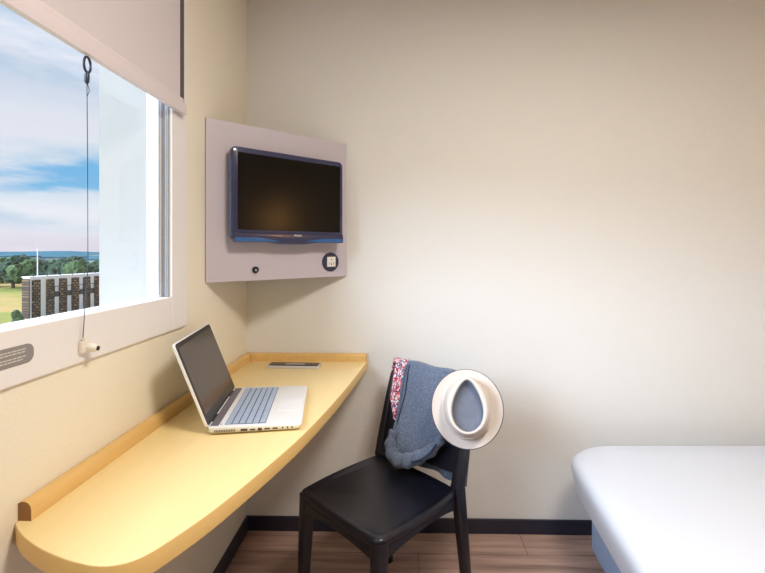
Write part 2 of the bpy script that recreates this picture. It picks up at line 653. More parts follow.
blbox('fabric', (0.0195, -3.08, 1.69), (0.0205, -0.622, 2.30), M['blind'])
b_ = bmesh.new()
box(b_, (0.012 - 0.03, -1.68, 1.652 - 1.68), (0.028 - 0.03, 0.806, 1.685 - 1.68), 0.004)
box(b_, (0.0145 - 0.03, -1.68, 1.683 - 1.68), (0.0255 - 0.03, 0.792, 1.698 - 1.68), 0.003)
obj('bottom_bar', b_, M['blind_bar'], bl, smooth=True)
blbox('gap_shadow_strip', (0.0082, -0.628, 1.69), (0.0150, -0.586, 2.30), M['gap_shadow'], 0.001)  # dark strip put in for the shaded gap at the blind's edge
blbox('cassette', (0.008, -3.1, 2.29), (0.075, -0.54, 2.36), M['win_white'], 0.006)

# pull ring and cord
cd = tag(empty('blind_pull_cord', (0.0225, -1.016, 1.650)),
         'thin dark pull cord with a black ring hanging from the blind', 'cord')
b_ = bmesh.new()
tube(b_, [(0.0, 0.010 * math.cos(2 * PI * k / 24) + 0.0, -0.0195 + 0.0165 * math.sin(2 * PI * k / 24)) for k in range(24)], 0.0026, 8, closed=True)
obj('ring', b_, M['ring'], cd, smooth=True)
b_ = bmesh.new()
tube(b_, [(0, 0, -0.034), (0, -0.001, -0.042), (0, -0.001, -0.056), (0, -0.0015, -0.060)], [0.0035, 0.0052, 0.0048, 0.0025], 10)
obj('cord_clip', b_, M['ring'], cd, smooth=True)
b_ = bmesh.new()
tube(b_, [(0, -0.001, -0.058), (0, 0.001, -0.2), (0.0, 0.002, -0.45), (-0.005, -0.006, -0.598)], 0.0009, 6)
tube(b_, catmull([(0, 0, -0.058), (0.001, 0.003, -0.068), (0, 0.006, -0.074), (0, 0.003, -0.080), (0, -0.001, -0.088)], 4), 0.0008, 6)
obj('cord', b_, M['cord'], cd, smooth=True)

cl = tag(empty('cord_cleat', (0.008, -1.012, 1.030)),
         'small white cord cleat with a dark tip on the window casing', 'cleat')
b_ = bmesh.new()
box(b_, (0, -0.012, -0.012), (0.010, 0.012, 0.014), 0.003)
tube(b_, [(0.005, 0.004, 0.0), (0.018, 0.006, -0.002), (0.028, 0.008, -0.004)], [0.0085, 0.0095, 0.008], 14)
tube(b_, [(0.009, -0.004, 0.009), (0.009, -0.004, 0.022)], 0.004, 10)
obj('body', b_, M['cleat'], cl, smooth=True)
b_ = bmesh.new()
tube(b_, [(0.027, 0.008, -0.004), (0.031, 0.009, -0.0046)], 0.0048, 12)
obj('tip', b_, M['black'], cl, smooth=True)

# sticker on the casing
st = tag(empty('instruction_sticker', (0.0081, -1.205, 1.049)),
         'grey rounded instruction sticker on the casing below the window', 'sticker')
b_ = bmesh.new()
ring_pts = rrect(0.14, 0.035, 0.0145, 0, 6)
loft(b_, [[(0.0, p.x, p.y) for p in ring_pts], [(0.0006, p.x, p.y) for p in ring_pts]])
obj('backing', b_, M['sticker'], st)
b_ = bmesh.new()
random.seed(3)
for row, z in enumerate((0.0095, 0.0045, -0.0035, -0.0085)):
    y = -0.058
    end = 0.052 if row not in (3,) else 0.046
    while y < end:
        w = random.uniform(0.004, 0.011)
        y2 = min(y + w, end)
        box(b_, (0.0006, y, z - 0.0011), (0.0009, y2, z + 0.0011))
        y = y2 + 0.0014
obj('printed_lines', b_, M['sticker_txt'], st)

# ------------------------------------------------------------------ desk
desk = tag(empty('wall_desk', (0.2, -0.6, 0.75)),
           'curved yellow laminate desk fixed along the window wall and corner', 'desk')
edge = [(0.001, -1.166), (0.025, -1.186), (0.055, -1.206), (0.1, -1.230), (0.15, -1.25), (0.19, -1.262), (0.226, -1.268), (0.26, -1.261),
        (0.283, -1.240), (0.302, -1.206), (0.336, -1.125), (0.370, -1.015), (0.403, -0.895), (0.430, -0.78), (0.458, -0.625), (0.484, -0.455),
        (0.512, -0.235), (0.538, -0.002)]
edge = [(p.x, p.y) for p in catmull([(a, b, 0) for a, b in edge], 3)]
poly = [(x - 0.2, y + 0.6) for x, y in edge] + [(0.001 - 0.2, 0.598)]
b_ = bmesh.new()
prism(b_, poly, -0.037, 0.0, 0.0025)
for f in b_.faces:
    if abs(f.normal.z) < 0.6:
        f.material_index = 1
dt = obj('desktop', b_, [M['wood'], M['wood_edge']], desk, smooth=True, angle=50)
for p in dt.data.polygons:
    p.material_index = 0 if abs(p.normal.z) > 0.6 else 1


def rim(pts_from, pts_to, across, name):
    """upstand with a rounded top, D-shaped end"""
    b2 = bmesh.new()
    prof = [(0, 0), (0, 0.031), (0.004, 0.034), (0.010, 0.0345), (0.016, 0.032), (0.0195, 0.027), (0.021, 0.02), (0.021, 0.0)]
    a, b = Vector(pts_from), Vector(pts_to)
    ac = Vector(across)
    rings = [[p + ac * u + Vector((0, 0, v)) for u, v in prof] for p in (a, b)]
    loft(b2, rings)
    return obj(name, b2, M['wood_rim'], desk, smooth=True, angle=35)


rs = rim((0.001 - 0.2, -1.160 + 0.6, 0), (0.001 - 0.2, -0.001 + 0.6, 0), (1.15, 0, 0), 'side_upstand')
rb = rim((0.026 - 0.2, -0.001 + 0.6, 0), (0.534 - 0.2, -0.001 + 0.6, 0), (0, -1, 0), 'back_upstand')
for o_ in (rs, rb):
    o_.data.materials.append(M['wood_end'])
    for p in o_.data.polygons:
        if len(p.vertices) > 4:
            p.material_index = 1
# support battens under the desk (fixed to the walls)
b_ = bmesh.new()
box(b_, (0.001 - 0.2, -1.0 + 0.6, -0.067), (0.025 - 0.2, -0.03 + 0.6, -0.037), 0.001)
obj('support_batten', b_, M['wood_edge'], desk)

# ------------------------------------------------------------------ TV panel
PA = math.atan2(0.41, 0.447)
PL = math.hypot(0.447, 0.41)
nrm = Vector((0.41, -0.447, 0)).normalized()
pb = Vector((0.0, -0.413, 1.122))
tvp = tag(empty('corner_panel', tuple(pb), PA), 'grey square backing panel set across the corner above the desk', 'panel')
PH = 0.580
b_ = bmesh.new()
box(b_, (0.004, -0.001, 0.0), (PL - 0.0035, 0.017, PH), 0.0015)
pm = obj('board', b_, M['panel'], tvp)
# trim the corners of the board that would cut into the walls
import mathutils
bmt = bmesh.new(); bmt.from_mesh(pm.data)
for v in bmt.verts:
    if v.co.y > 0.008:
        if v.co.x < 0.1:
            v.co.x += 0.018
        else:
            v.co.x -= 0.018
bmt.to_mesh(pm.data); bmt.free()
b_ = bmesh.new()
box(b_, (0.16, 0.018, 0.08), (0.20, 0.10, PH - 0.08), 0.002)
box(b_, (0.40, 0.018, 0.08), (0.44, 0.10, PH - 0.08), 0.002)
obj('mounting_bracket', b_, M['darkmetal'], tvp)

sk = empty('socket_outlet', (0, 0, 0))
sk.parent = tvp
sk.location = (0.519, -0.001, 0.064)
b_ = bmesh.new()
loft(b_, [[(r * math.cos(2 * PI * k / 40), y, r * math.sin(2 * PI * k / 40)) for k in range(40)] for r, y in ((0.0405, 0.0), (0.0405, -0.004), (0.038, -0.007))])
obj('round_plate', b_, M['sock'], sk, smooth=True, angle=30)
b_ = bmesh.new()
box(b_, (-0.021, -0.0095, -0.020), (0.021, -0.0065, 0.022), 0.002)
obj('socket_insert', b_, M['white_pl'], sk)
b_ = bmesh.new()
for x, z, w, h in ((0, 0.010, 0.004, 0.006), (0, -0.009, 0.004, 0.007), (-0.0095, -0.004, 0.006, 0.0025), (0.0095, -0.004, 0.006, 0.0025), (-0.010, -0.010, 0.004, 0.002), (0.010, -0.010, 0.004, 0.002)):
    box(b_, (x - w / 2, -0.0101, z - h / 2), (x + w / 2, -0.0094, z + h / 2))
obj('socket_holes', b_, M['port'], sk)

kn = empty('round_knob', (0, 0, 0))
kn.parent = tvp
kn.location = (0.184, -0.001, 0.040)
b_ = bmesh.new()
loft(b_, [[(r * math.cos(2 * PI * k / 28), y, r * math.sin(2 * PI * k / 28)) for k in range(28)] for r, y in ((0.0125, 0.0), (0.0125, -0.006), (0.010, -0.0085), (0.007, -0.0065))])
obj('knob_body', b_, M['black'], kn, smooth=True)
b_ = bmesh.new()
loft(b_, [[(r * math.cos(2 * PI * k / 16), y, r * math.sin(2 * PI * k / 16)) for k in range(16)] for r, y in ((0.003, -0.0064), (0.003, -0.0085), (0.002, -0.009))])
obj('knob_pin', b_, M['silver'], kn, smooth=True)

# television
tvo = pb + nrm * 0.035
tv = tag(empty('television', (tvo.x, tvo.y, pb.z), PA), 'small flat television with glossy blue bezel mounted on the grey corner panel', 'television')
Z0 = -pb.z
tx0, tx1, tz0, tz1 = 0.075, 0.546, 1.272 + Z0, 1.606 + Z0
b_ = bmesh.new()


def tvring(ins, y, r=0.018):
    return [(p.x, y, p.y) for p in rrect(tx1 - tx0 - 2 * ins, tz1 - tz0 - 2 * ins, r, 0, 5, ((tx0 + tx1) / 2, (tz0 + tz1) / 2))]


loft(b_, [tvring(0.02, 0.016), tvring(0.004, 0.014), tvring(0.0, 0.006), tvring(0.0, -0.016), tvring(0.003, -0.022), tvring(0.009, -0.024)])
obj('casing', b_, M['tv_case'], tv, smooth=True, angle=35)
sx0, sx1, sz0, sz1 = tx0 + 0.019, tx1 - 0.017, tz0 + 0.038, tz1 - 0.021
b_ = bmesh.new()
box(b_, (sx0, -0.0253, sz0), (sx1, -0.0235, sz1), 0.0006)
obj('screen', b_, M['tv_screen'], tv)
# lower trim: two blue wings and a lower lip that bulges in the middle
b_ = bmesh.new()
cx_ = (tx0 + tx1) / 2


def lip(s):
    x = tx0 + 0.006 + s * (tx1 - tx0 - 0.012)
    q = math.exp(-((x - cx_) / 0.085) ** 4)
    return x, q


prev = []
rings = []
for k in range(49):
    x, q = lip(k / 48)
    zt = tz0 + 0.030 - 0.0
    zb = tz0 - 0.006 - 0.007 * q
    rings.append([(x, -0.023, zt), (x, -0.030, zt - 0.003), (x, -0.032, (zt + zb) / 2), (x, -0.027, zb), (x, -0.012, zb), (x, -0.010, zt - 0.004)])
loft(b_, rings)
obj('lower_bezel', b_, M['tv_case'], tv, smooth=True)
for s0, s1 in ((0.0, 0.36), (0.62, 1.0)):
    b_ = bmesh.new()
    rings = []
    for k in range(21):
        s = s0 + (s1 - s0) * k / 20
        x = tx0 + 0.007 + s * (tx1 - tx0 - 0.014)
        fade = (1 - k / 20) if s0 == 0 else k / 20
        hgt = 0.0035 + 0.0105 * min(1, fade * 2.2)
        rings.append([(x, -0.031, tz0 - 0.004), (x, -0.0335, tz0 - 0.004 + hgt * 0.5), (x, -0.0325, tz0 - 0.004 + hgt), (x, -0.029, tz0 - 0.004 + hgt), (x, -0.026, tz0 - 0.004)])
    loft(b_, rings)
    obj('blue_trim', b_, M['tv_trim'], tv, smooth=True)
b_ = bmesh.new()
box(b_, (tx0 - 0.0008, -0.014, tz0 + 0.012), (tx0 + 0.004, 0.004, tz1 - 0.04), 0.001)
obj('blue_trim', b_, M['tv_trim'], tv)
b_ = bmesh.new()
box(b_, (0.25, 0.013, 0.22), (0.39, 0.034, 0.36), 0.003)
obj('wall_mount', b_, M['darkmetal'], tv)


def text(name, body, size, m, parent, loc, rot, ext=0.0002, align='CENTER', bold=0.0):
    cu = bpy.data.curves.new(name, 'FONT')
    cu.body = body
    cu.size = size
    cu.extrude = ext
    cu.offset = bold
    cu.align_x = align
    cu.align_y = 'CENTER'
    cu.resolution_u = 2
    tmp = bpy.data.objects.new(name + '_tmp', cu)
    COL.objects.link(tmp)
    bpy.context.view_layer.update()
    dg = bpy.context.evaluated_depsgraph_get()
    me = bpy.data.meshes.new_from_object(tmp.evaluated_get(dg))
    bpy.data.objects.remove(tmp)
    me.materials.clear()
    me.materials.append(m)
    o = bpy.data.objects.new(name, me)
    COL.objects.link(o)
    o.parent = parent
    o.location = loc
    o.rotation_euler = rot
    return o


text('logo', 'PHILIPS', 0.0105, M['silver'], tv, (cx_ + 0.018, -0.0312, tz0 + 0.020), (PI / 2, 0, 0), 0.0012, bold=0.0002)

# ------------------------------------------------------------------ laptop
LA = math.radians(9.5)
lap = tag(empty('laptop', (0.181, -0.797, 0.7503), LA), 'open white laptop with silver keys on the yellow desk', 'laptop')
# local: +x from hinge to front edge, +y along hinge (away from camera)
LW, LDp = 0.345, 0.242
b_ = bmesh.new()
rings = []
for z, ins in ((0.002, 0.012), (0.004, 0.005), (0.010, 0.0), (0.019, 0.0), (0.0205, 0.0008), (0.0215, 0.003)):
    rings.append([(p.x, p.y, z - (0.004 * (p.x / LDp) if z > 0.012 else 0)) for p in rrect(LDp - 2 * ins, LW - 2 * ins, 0.012, 0, 5, (LDp / 2, LW / 2))])
loft(b_, rings)
lb = obj('base', b_, [M['lap_white'], M['lap_side']], lap, smooth=True, angle=35)
for p in lb.data.polygons:
    if p.normal.z < 0.5:
        p.material_index = 1


def zt(x):
    return 0.0215 - 0.004 * x / LDp


tilt = math.atan(0.004 / LDp)
kb = empty('keyboard', (0, 0, 0))
kb.parent = lap
kb.location = (0.040, 0.018, zt(0.04))
kb.rotation_euler = (0, tilt, 0)
KW, KL = 0.106, 0.312
b_ = bmesh.new()
box(b_, (0, 0, -0.001), (KW, KL, 0.0006), 0.0)
obj('key_well', b_, M['lap_well'], kb)
rows = 6
pitch = KW / rows
kproto = {}
for r in range(rows):
    if r == 5:
        ws = [1.3, 1, 1, 1.2, 5.2, 1.2, 1.2, 1, 1, 1, 1]
    elif r == 0:
        ws = [1] * 16
    elif r in (1,):
        ws = [1] * 13 + [1.9, 1]
    elif r == 2:
        ws = [1.4] + [1] * 12 + [1.4, 1]
    elif r == 3:
        ws = [1.7] + [1] * 11 + [2.0, 1]
    else:
        ws = [2.2] + [1] * 10 + [2.4, 1]
    tot = sum(ws)
    y = 0.0
    # near side of the picture is the left side of the keyboard (y = 0)
    for w in ws:
        wl = w / tot * KL
        key = round(wl, 4)
        if key not in kproto:
            b_ = bmesh.new()
            box(b_, (-pitch / 2 + 0.0016, -wl / 2 + 0.0016, 0), (pitch / 2 - 0.0016, wl / 2 - 0.0016, 0.0016), 0.0005, segs=1)
            ko = obj('key', b_, M['lap_key'], kb)
            kproto[key] = ko
        else:
            ko = kproto[key].copy()
            COL.objects.link(ko)
            ko.parent = kb
        ko.location = (pitch * (r + 0.5), y + wl / 2, 0.0006)
        y += wl
b_ = bmesh.new()
box(b_, (0.004, 0.012, zt(0) - 0.002), (0.026, LW - 0.012, zt(0) + 0.0006), 0.0005)
obj('speaker_grille', b_, M['lap_grill'], lap)
b_ = bmesh.new()
box(b_, (0.0285, 0.020, zt(0.03) - 0.002), (0.032, 0.024, zt(0.03) + 0.0007), 0.0003)
obj('power_button', b_, M['port'], lap)
b_ = bmesh.new()
box(b_, (0.168, 0.105, zt(0.2) - 0.003), (0.236, 0.205, zt(0.2) + 0.0009), 0.0006)
obj('touchpad', b_, M['lap_white'], lap)
b_ = bmesh.new()
for k in range(13):
    box(b_, (0.018 + 0.0042 * k, -0.0006, 0.0085), (0.0202 + 0.0042 * k, 0.003, 0.0145))
obj('vent', b_, M['port'], lap)
for x0, x1, z0, z1 in ((0.084, 0.102, 0.008, 0.0145), (0.108, 0.122, 0.0085, 0.013), (0.128, 0.139, 0.007, 0.0145),
                       (0.145, 0.160, 0.009, 0.0135), (0.166, 0.180, 0.009, 0.0135), (0.190, 0.195, 0.009, 0.014),
                       (0.203, 0.208, 0.009, 0.014), (0.215, 0.220, 0.009, 0.014)):
    b_ = bmesh.new()
    box(b_, (x0, -0.0006, z0), (x1, 0.004, z1), 0.0008, segs=1)
    obj('port', b_, M['port'], lap)
# lid
lid = empty('lid', (0, 0, 0))
lid.parent = lap
lid.location = (0.002, 0.004, 0.020)
LT = math.radians(-21)
lid.rotation_euler = (0, LT, 0)
LH = 0.238
LWW = LW - 0.008


def lidring(ins, x, r=0.012):
    return [(x, p.x, p.y) for p in rrect(LWW - 2 * ins, LH - 2 * ins, r, 0, 5, (LWW / 2, LH / 2))]


b_ = bmesh.new()
loft(b_, [lidring(0.004, -0.0085), lidring(0.0, -0.006), lidring(0.0, -0.001), lidring(0.0015, 0.0)])
obj('lid_shell', b_, M['lap_white'], lid, smooth=True, angle=35)
b_ = bmesh.new()
loft(b_, [lidring(0.003, -0.001, 0.010), lidring(0.003, 0.0008, 0.010)])
obj('screen_bezel', b_, M['lap_bezel'], lid, smooth=True, angle=35)
b_ = bmesh.new()
box(b_, (0.0003, 0.013, 0.030), (0.0014, LWW - 0.013, LH - 0.014), 0.0)
obj('screen', b_, M['lap_screen'], lid)
b_ = bmesh.new()
tube(b_, [(0, 0.04, 0.0), (0, 0.09, 0.0)], 0.0045, 12)
obj('hinge', b_, M['lap_bezel'], lid, smooth=True)
b_ = bmesh.new()
tube(b_, [(0, LWW - 0.09, 0.0), (0, LWW - 0.04, 0.0)], 0.0045, 12)
obj('hinge', b_, M['lap_bezel'], lid, smooth=True)

# phone-like slim notebook on the desk
ph = tag(empty('slim_notebook', (0.241, -0.112, 0.7502), math.radians(-2)), 'thin dark topped slim case with pale sides lying flat near the back of the desk', 'case')
b_ = bmesh.new()
loft(b_, [[(p.x, p.y, z) for p in rrect(0.215 - i, 0.058 - i, 0.006, 0, 4)] for z, i in ((0.0, 0.002), (0.0015, 0), (0.0095, 0), (0.0105, 0.001))])
obj('tray', b_, M['phone_side'], ph, smooth=True, angle=35)
b_ = bmesh.new()
loft(b_, [[(p.x, p.y, z) for p in rrect(0.205 - i, 0.048 - i, 0.004, 0, 4)] for z, i in ((0.0103, 0), (0.0125, 0), (0.0132, 0.002))])
obj('cover', b_, M['phone_top'], ph, smooth=True, angle=35)
b_ = bmesh.new()
box(b_, (-0.035, -0.012, 0.0130), (0.045, 0.004, 0.0136), 0.0)
obj('cover_plate', b_, M['silver'], ph)

# ------------------------------------------------------------------ chair
CH = Vector((0.604, -0.502, 0))
CA = math.radians(-42.5)
chair = tag(empty('dining_chair', tuple(CH), CA), 'black moulded plastic chair standing by the desk', 'chair')
# local +y towards the back, +x towards the right-hand post in the picture
SW_F, SW_B, SF, SB = 0.380, 0.372, -0.170, 0.198


def seat_outline(s=1.0, z=0.45, ins=0.0):
    c = [(-SW_F / 2, SF), (SW_F / 2, SF), (SW_B / 2, SB), (-SW_B / 2, SB)]
    out = []
    r = 0.03
    n = 6
    L = 4
    for i in range(L):
        p0, p, p1 = Vector(c[i - 1]), Vector(c[i]), Vector(c[(i + 1) % L])
        d0, d1 = (p0 - p).normalized(), (p1 - p).normalized()
        a, b = p + d0 * r, p + d1 * r
        for k in range(n + 1):
            t = k / n
            out.append((1 - t) ** 2 * a + 2 * t * (1 - t) * p + t * t * b)
        # bulged edge points to next corner
        q = c[(i + 1) % L]
        p2 = Vector(c[(i + 2) % L])
        nx = Vector(q) + (p - Vector(q)).normalized() * r
        for k in range(1, 8):
            t = k / 8
            w = b.lerp(nx, t)
            nn = Vector((d1.y, -d1.x))
            w += nn * (0.010 * 4 * t * (1 - t))
            out.append(w)
    cx, cy = 0, (SF + SB) / 2
    res = []
    for p in out:
        v = Vector((p.x - cx, p.y - cy))
        l = v.length
        v = v * ((l * s - ins) / l)
        x, y = v.x + cx, v.y + cy
        res.append((x, y, z))
    return res


def dish(x, y, s):
    yy = (y - SF) / (SB - SF)
    return -0.012 * (1 - s ** 2.5) - 0.004 * math.sin(PI * max(0, min(1, yy)))


b_ = bmesh.new()
rings = []
for s, z, ins in ((1, 0.422, 0.012), (1, 0.425, 0.003), (1, 0.432, 0.0), (1, 0.442, 0.0), (1, 0.448, 0.003), (1, 0.4505, 0.009)):
    rings.append(seat_outline(s, z, ins))
for s in (0.9, 0.8, 0.65, 0.5, 0.35, 0.2, 0.08):
    rings.append([(x, y, 0.4505 + dish(x, y, s)) for x, y, z in seat_outline(s, 0.45)])
loft(b_, rings)
obj('seat', b_, M['chair'], chair, smooth=True, angle=60)

# apron: arched skirt between the legs
b_ = bmesh.new()


def skirt(a, b, inward):
    a, b, w = Vector(a), Vector(b), Vector(inward)
    rings = []
    for k in range(17):
        t = k / 16
        p = a.lerp(b, t)
        arch = abs(2 * t - 1) ** 2.2
        zl = 0.406 - 0.024 * arch
        bul = -w * (0.008 * 4 * t * (1 - t))
        o_ = p + bul
        i_ = p + bul + w * 0.012
        rings.append([(o_.x, o_.y, 0.436), (i_.x, i_.y, 0.436), (i_.x, i_.y, zl), (o_.x, o_.y, zl)])
    loft(b_, rings)


e = 0.004
skirt((-SW_F / 2 + 0.02, SF + e), (SW_F / 2 - 0.02, SF + e), (0, 1))
skirt((SW_F / 2 - e, SF + 0.02), (SW_B / 2 - e, SB - 0.01), (-1, 0))
skirt((-SW_B / 2 + e, SB - 0.01), (-SW_F / 2 + e, SF + 0.02), (1, 0))
skirt((SW_B / 2 - 0.02, SB - e), (-SW_B / 2 + 0.02, SB - e), (0, -1))
obj('apron', b_, M['chair'], chair, smooth=True, angle=40)


def leg(top, bot, wt, wb, ztop):
    bl_ = bmesh.new()
    rings = []
    for k in range(9):
        t = k / 8
        z = ztop * (1 - t)
        c = Vector(top).lerp(Vector(bot), t)
        w = wt[0] + (wb[0] - wt[0]) * t
        d = wt[1] + (wb[1] - wt[1]) * t
        rings.append([(p.x, p.y, z) for p in rrect(w, d, min(w, d) * 0.32, 0, 4, (c.x, c.y))])
    loft(bl_, rings)
    return obj('leg', bl_, M['chair'], chair, smooth=True, angle=50)


for s in (-1, 1):
    leg((s * (SW_F / 2 - 0.022), SF + 0.022), (s * (SW_F / 2 - 0.012), SF + 0.004), (0.046, 0.046), (0.028, 0.028), 0.438)
YB = SB + 0.004
for s in (-1, 1):
    leg((s * (SW_B / 2 - 0.006), YB + 0.002), (s * (SW_B / 2 + 0.004), YB + 0.055), (0.036, 0.048), (0.028, 0.032), 0.46)

# backrest: posts, panel and gap above the seat in one moulding
BT = 0.784


def yback(z):
    t = max(0, (z - 0.45) / 0.37)
    return YB + 0.002 + 0.100 * t ** 1.15


def xpost(z):
    t = (z - 0.45) / 0.37
    return SW_B / 2 - 0.006 + 0.004 * t


b_ = bmesh.new()
for s in (-1, 1):
    rings = []
    for k in range(13):
        z = 0.45 + (BT - 0.45) * k / 12
        w = 0.036 - 0.012 * k / 12
        d = 0.048 - 0.024 * k / 12
        rings.append([(p.x, p.y, z) for p in rrect(w, d, min(w, d) * 0.32, 0, 4, (s * xpost(z), yback(z)))])
    z = BT + 0.004
    rings.append([(p.x, p.y, z) for p in rrect(0.014, 0.014, 0.005, 0, 4, (s * xpost(z), yback(z)))])
    loft(b_, rings)


def pan(u, v, side):
    z0 = 0.492 - 0.012 * math.sin(PI * u)
    zt_ = BT - 0.002 + 0.006 * math.sin(PI * u)
    z = z0 + (zt_ - z0) * v
    x = (2 * u - 1) * xpost(z)
    y = yback(z) + 0.012 * math.sin(PI * u) + side * 0.0065
    return Vector((x, y, z))


nu, nv = 16, 12
for side in (-1, 1):
    V = [[b_.verts.new(pan(i / nu, j / nv, side)) for j in range(nv + 1)] for i in range(nu + 1)]
    for i in range(nu):
        for j in range(nv):
            b_.faces.new((V[i][j], V[i + 1][j], V[i + 1][j + 1], V[i][j + 1]))
    if side == -1:
        VA = V
for i in range(nu):
    for j in (0, nv):
        b_.faces.new((VA[i][j], VA[i + 1][j], V[i + 1][j], V[i][j]))
obj('backrest', b_, M['chair'], chair, smooth=True, angle=50)

# ------------------------------------------------------------------ jacket draped over the chair back
jk = tag(empty('folded_jacket', tuple(CH), CA), 'blue grey heathered jacket draped over the chair back', 'jacket')


def fold_noise(x, z, sc=14, amp=0.006):
    return amp * noise.noise(Vector((x * sc, z * sc * 0.6, 3.1)))


def jfront(u, v):
    """v 0..1: bottom of front up to the top edge"""
    x = (2 * u - 1) * 0.19
    return x


def lerp(a, b, t):
    return a + (b - a) * t


def smooth(t):
    t = max(0, min(1, t))
    return t * t * (3 - 2 * t)


def drape(u, v, ul0=0.18, ul1=0.22, ur0=1.0, ur1=0.68, zb=0.480, off=0.0, back=0.44, bulk=1.0):
    # v in [0, .62] front from bottom to top; [.62, .70] over the top; [.70, 1] down behind
    top = BT + 0.008
    if v <= 0.62:
        t = v / 0.62
        zbot = zb + 0.020 * abs(2 * u - 0.9) + (0.12 * max(0, u - 0.62) / 0.38)
        z = lerp(zbot, top, t)
        tt = (z - zb) / (top - zb)
        wl = lerp(ul1, ul0, smooth(tt * 1.2))
        wr = lerp(ur1, ur0, smooth(tt * 1.5))
        uu = lerp(wl, wr, u)
        x = (2 * uu - 1) * 0.188
        b = 0.019 + off
        b += bulk * 0.026 * math.exp(-((tt - 0.10) / 0.20) ** 2) * (0.5 + 0.5 * math.sin(PI * u))
        b += bulk * 0.007 * math.sin(u * 9 + 5 * tt) * (1 - tt) + fold_noise(x, z, 16, 0.008) * (1 - 0.6 * tt)
        if t > 0.93:
            b *= lerp(1, 0.75, (t - 0.93) / 0.07)
        y = yback(z) + 0.010 * math.sin(PI * uu) - b
        return Vector((x, y, z))
    if v <= 0.70:
        t = (v - 0.62) / 0.08
        a = PI * t
        uu = lerp(ul0, ur0, u)
        x = (2 * uu - 1) * 0.188
        yc = yback(top) + 0.010 * math.sin(PI * uu)
        return Vector((x, yc - 0.0150 * math.cos(a) - 0.0, top + 0.010 * math.sin(a) + 0.003 * math.sin(u * 12)))
    t = (v - 0.70) / 0.30
    z = lerp(top, back, t)
    uu = lerp(ul0, ur0, u)
    x = (2 * uu - 1) * 0.188
    b = 0.016 + 0.022 * smooth(t) + fold_noise(x, z + 4, 16, 0.010) * t + 0.006 * math.sin(u * 14) * t
    return Vector((x, yback(z) + 0.012 * math.sin(PI * uu) + b, z))


b_ = bmesh.new()
grid_sheet(b_, lambda u, v: drape(u, v), 44, 70, 0.005)
o_ = obj('jacket_body', b_, M['jacket'], jk, smooth=True, angle=80)
# lining strip showing at the left of the body
b_ = bmesh.new()
grid_sheet(b_, lambda u, v: drape(u, 0.20 + v * 0.59, -0.01, 0.24, 0.22, 0.26, 0.475, -0.006, 0.6, 0.3), 12, 50, 0.002)
obj('patterned_lining', b_, M['lining'], jk, smooth=True, angle=80)['label'] = 'red, white and teal patterned lining'
# rolled front edge / placket
b_ = bmesh.new()
pts = []
for k in range(26):
    t = k / 25
    p = drape(0.0, 0.61 - 0.50 * t)
    p += Vector((0.004, -0.004, 0))
    pts.append(p)
tube(b_, pts, [0.0045 + 0.002 * math.sin(k * 0.9) for k in range(26)], 8)
obj('front_edge', b_, M['jacket'], jk, smooth=True)
b_ = bmesh.new()
pts = []
for k in range(26):
    t = k / 25
    pts.append(drape(0.055 + 0.02 * math.sin(t * 5), 0.615 - 0.53 * t) + Vector((-0.001, -0.002, 0)))
tube(b_, pts, 0.0022, 6)
obj('seam', b_, M['jacket_dark'], jk, smooth=True)
# bunched sleeve curling at the bottom
b_ = bmesh.new()
sl = catmull([(-0.100, 0.190, 0.565), (-0.098, 0.172, 0.530), (-0.080, 0.158, 0.500), (-0.045, 0.150, 0.486), (0.0, 0.154, 0.496), (0.045, 0.168, 0.520), (0.085, 0.185, 0.550), (0.115, 0.200, 0.590)], 6)
tube(b_, sl, [0.014 + 0.011 * math.sin(PI * k / (len(sl) - 1)) + 0.0025 * math.sin(k * 1.1) for k in range(len(sl))], 16)
for v in b_.verts:
    v.co += Vector((0, -1, 0.3)) * fold_noise(v.co.x, v.co.z, 40, 0.006)
obj('sleeve', b_, M['jacket'], jk, smooth=True, angle=80)
b_ = bmesh.new()
hem = catmull([(0.03, 0.148, 0.515), (0.060, 0.156, 0.530), (0.090, 0.170, 0.555), (0.110, 0.182, 0.590)], 6)
tube(b_, [Vector(p) + Vector((0.006, -0.012, -0.006)) for p in hem], 0.0032, 8)
obj('cuff_seam', b_, M['jacket_dark'], jk, smooth=True)

# ------------------------------------------------------------------ hat
hd = 1.43
hx = (467 - 393) / 440
tt = math.radians(1.26)
Fv = Vector((-math.sin(tt), math.cos(tt), 0)); Rv = Vector((math.cos(tt), math.sin(tt), 0))
hpos = Vector((0.9057, -0.4710, 0.7127))
axis = (-(Fv + hx * 0.9 * Rv) + Vector((0.0, 0, 0.46))).normalized()
hat = tag(bpy.data.objects.new('trilby_hat', None), 'cream trilby hat with creased grey crown hung on the chair back corner', 'hat')
hat.empty_display_size = 0.05
COL.objects.link(hat)
zq = axis
yq = (Vector((0, 0, 1)) - zq * zq.z).normalized()
xq = yq.cross(zq)
R3 = Matrix((xq, yq, zq)).transposed()
hat.matrix_world = Matrix.Translation(hpos) @ R3.to_4x4() @ Matrix.Scale(1.02, 4)


def oval(rx, ry, z, cy=0.0, n=56, tear=0.0, zf=None):
    pts = []
    for k in range(n):
        a = 2 * PI * k / n
        x, y = math.cos(a), math.sin(a)
        # tear: pinch towards +y
        w = 1 - tear * (0.5 + 0.5 * y) ** 1.6
        px, py = rx * x * w, ry * y + cy
        zz = z if zf is None else zf(px, py, z)
        pts.append((px, py, zz))
    return pts


def brimz(x, y, z):
    r = math.hypot(x / 0.113, y / 0.124)
    return z + 0.016 * max(0, (r - 0.72)) ** 1.3 * 2.2 + 0.008 * (x / 0.11) ** 2 - 0.006 * (y / 0.12) ** 2


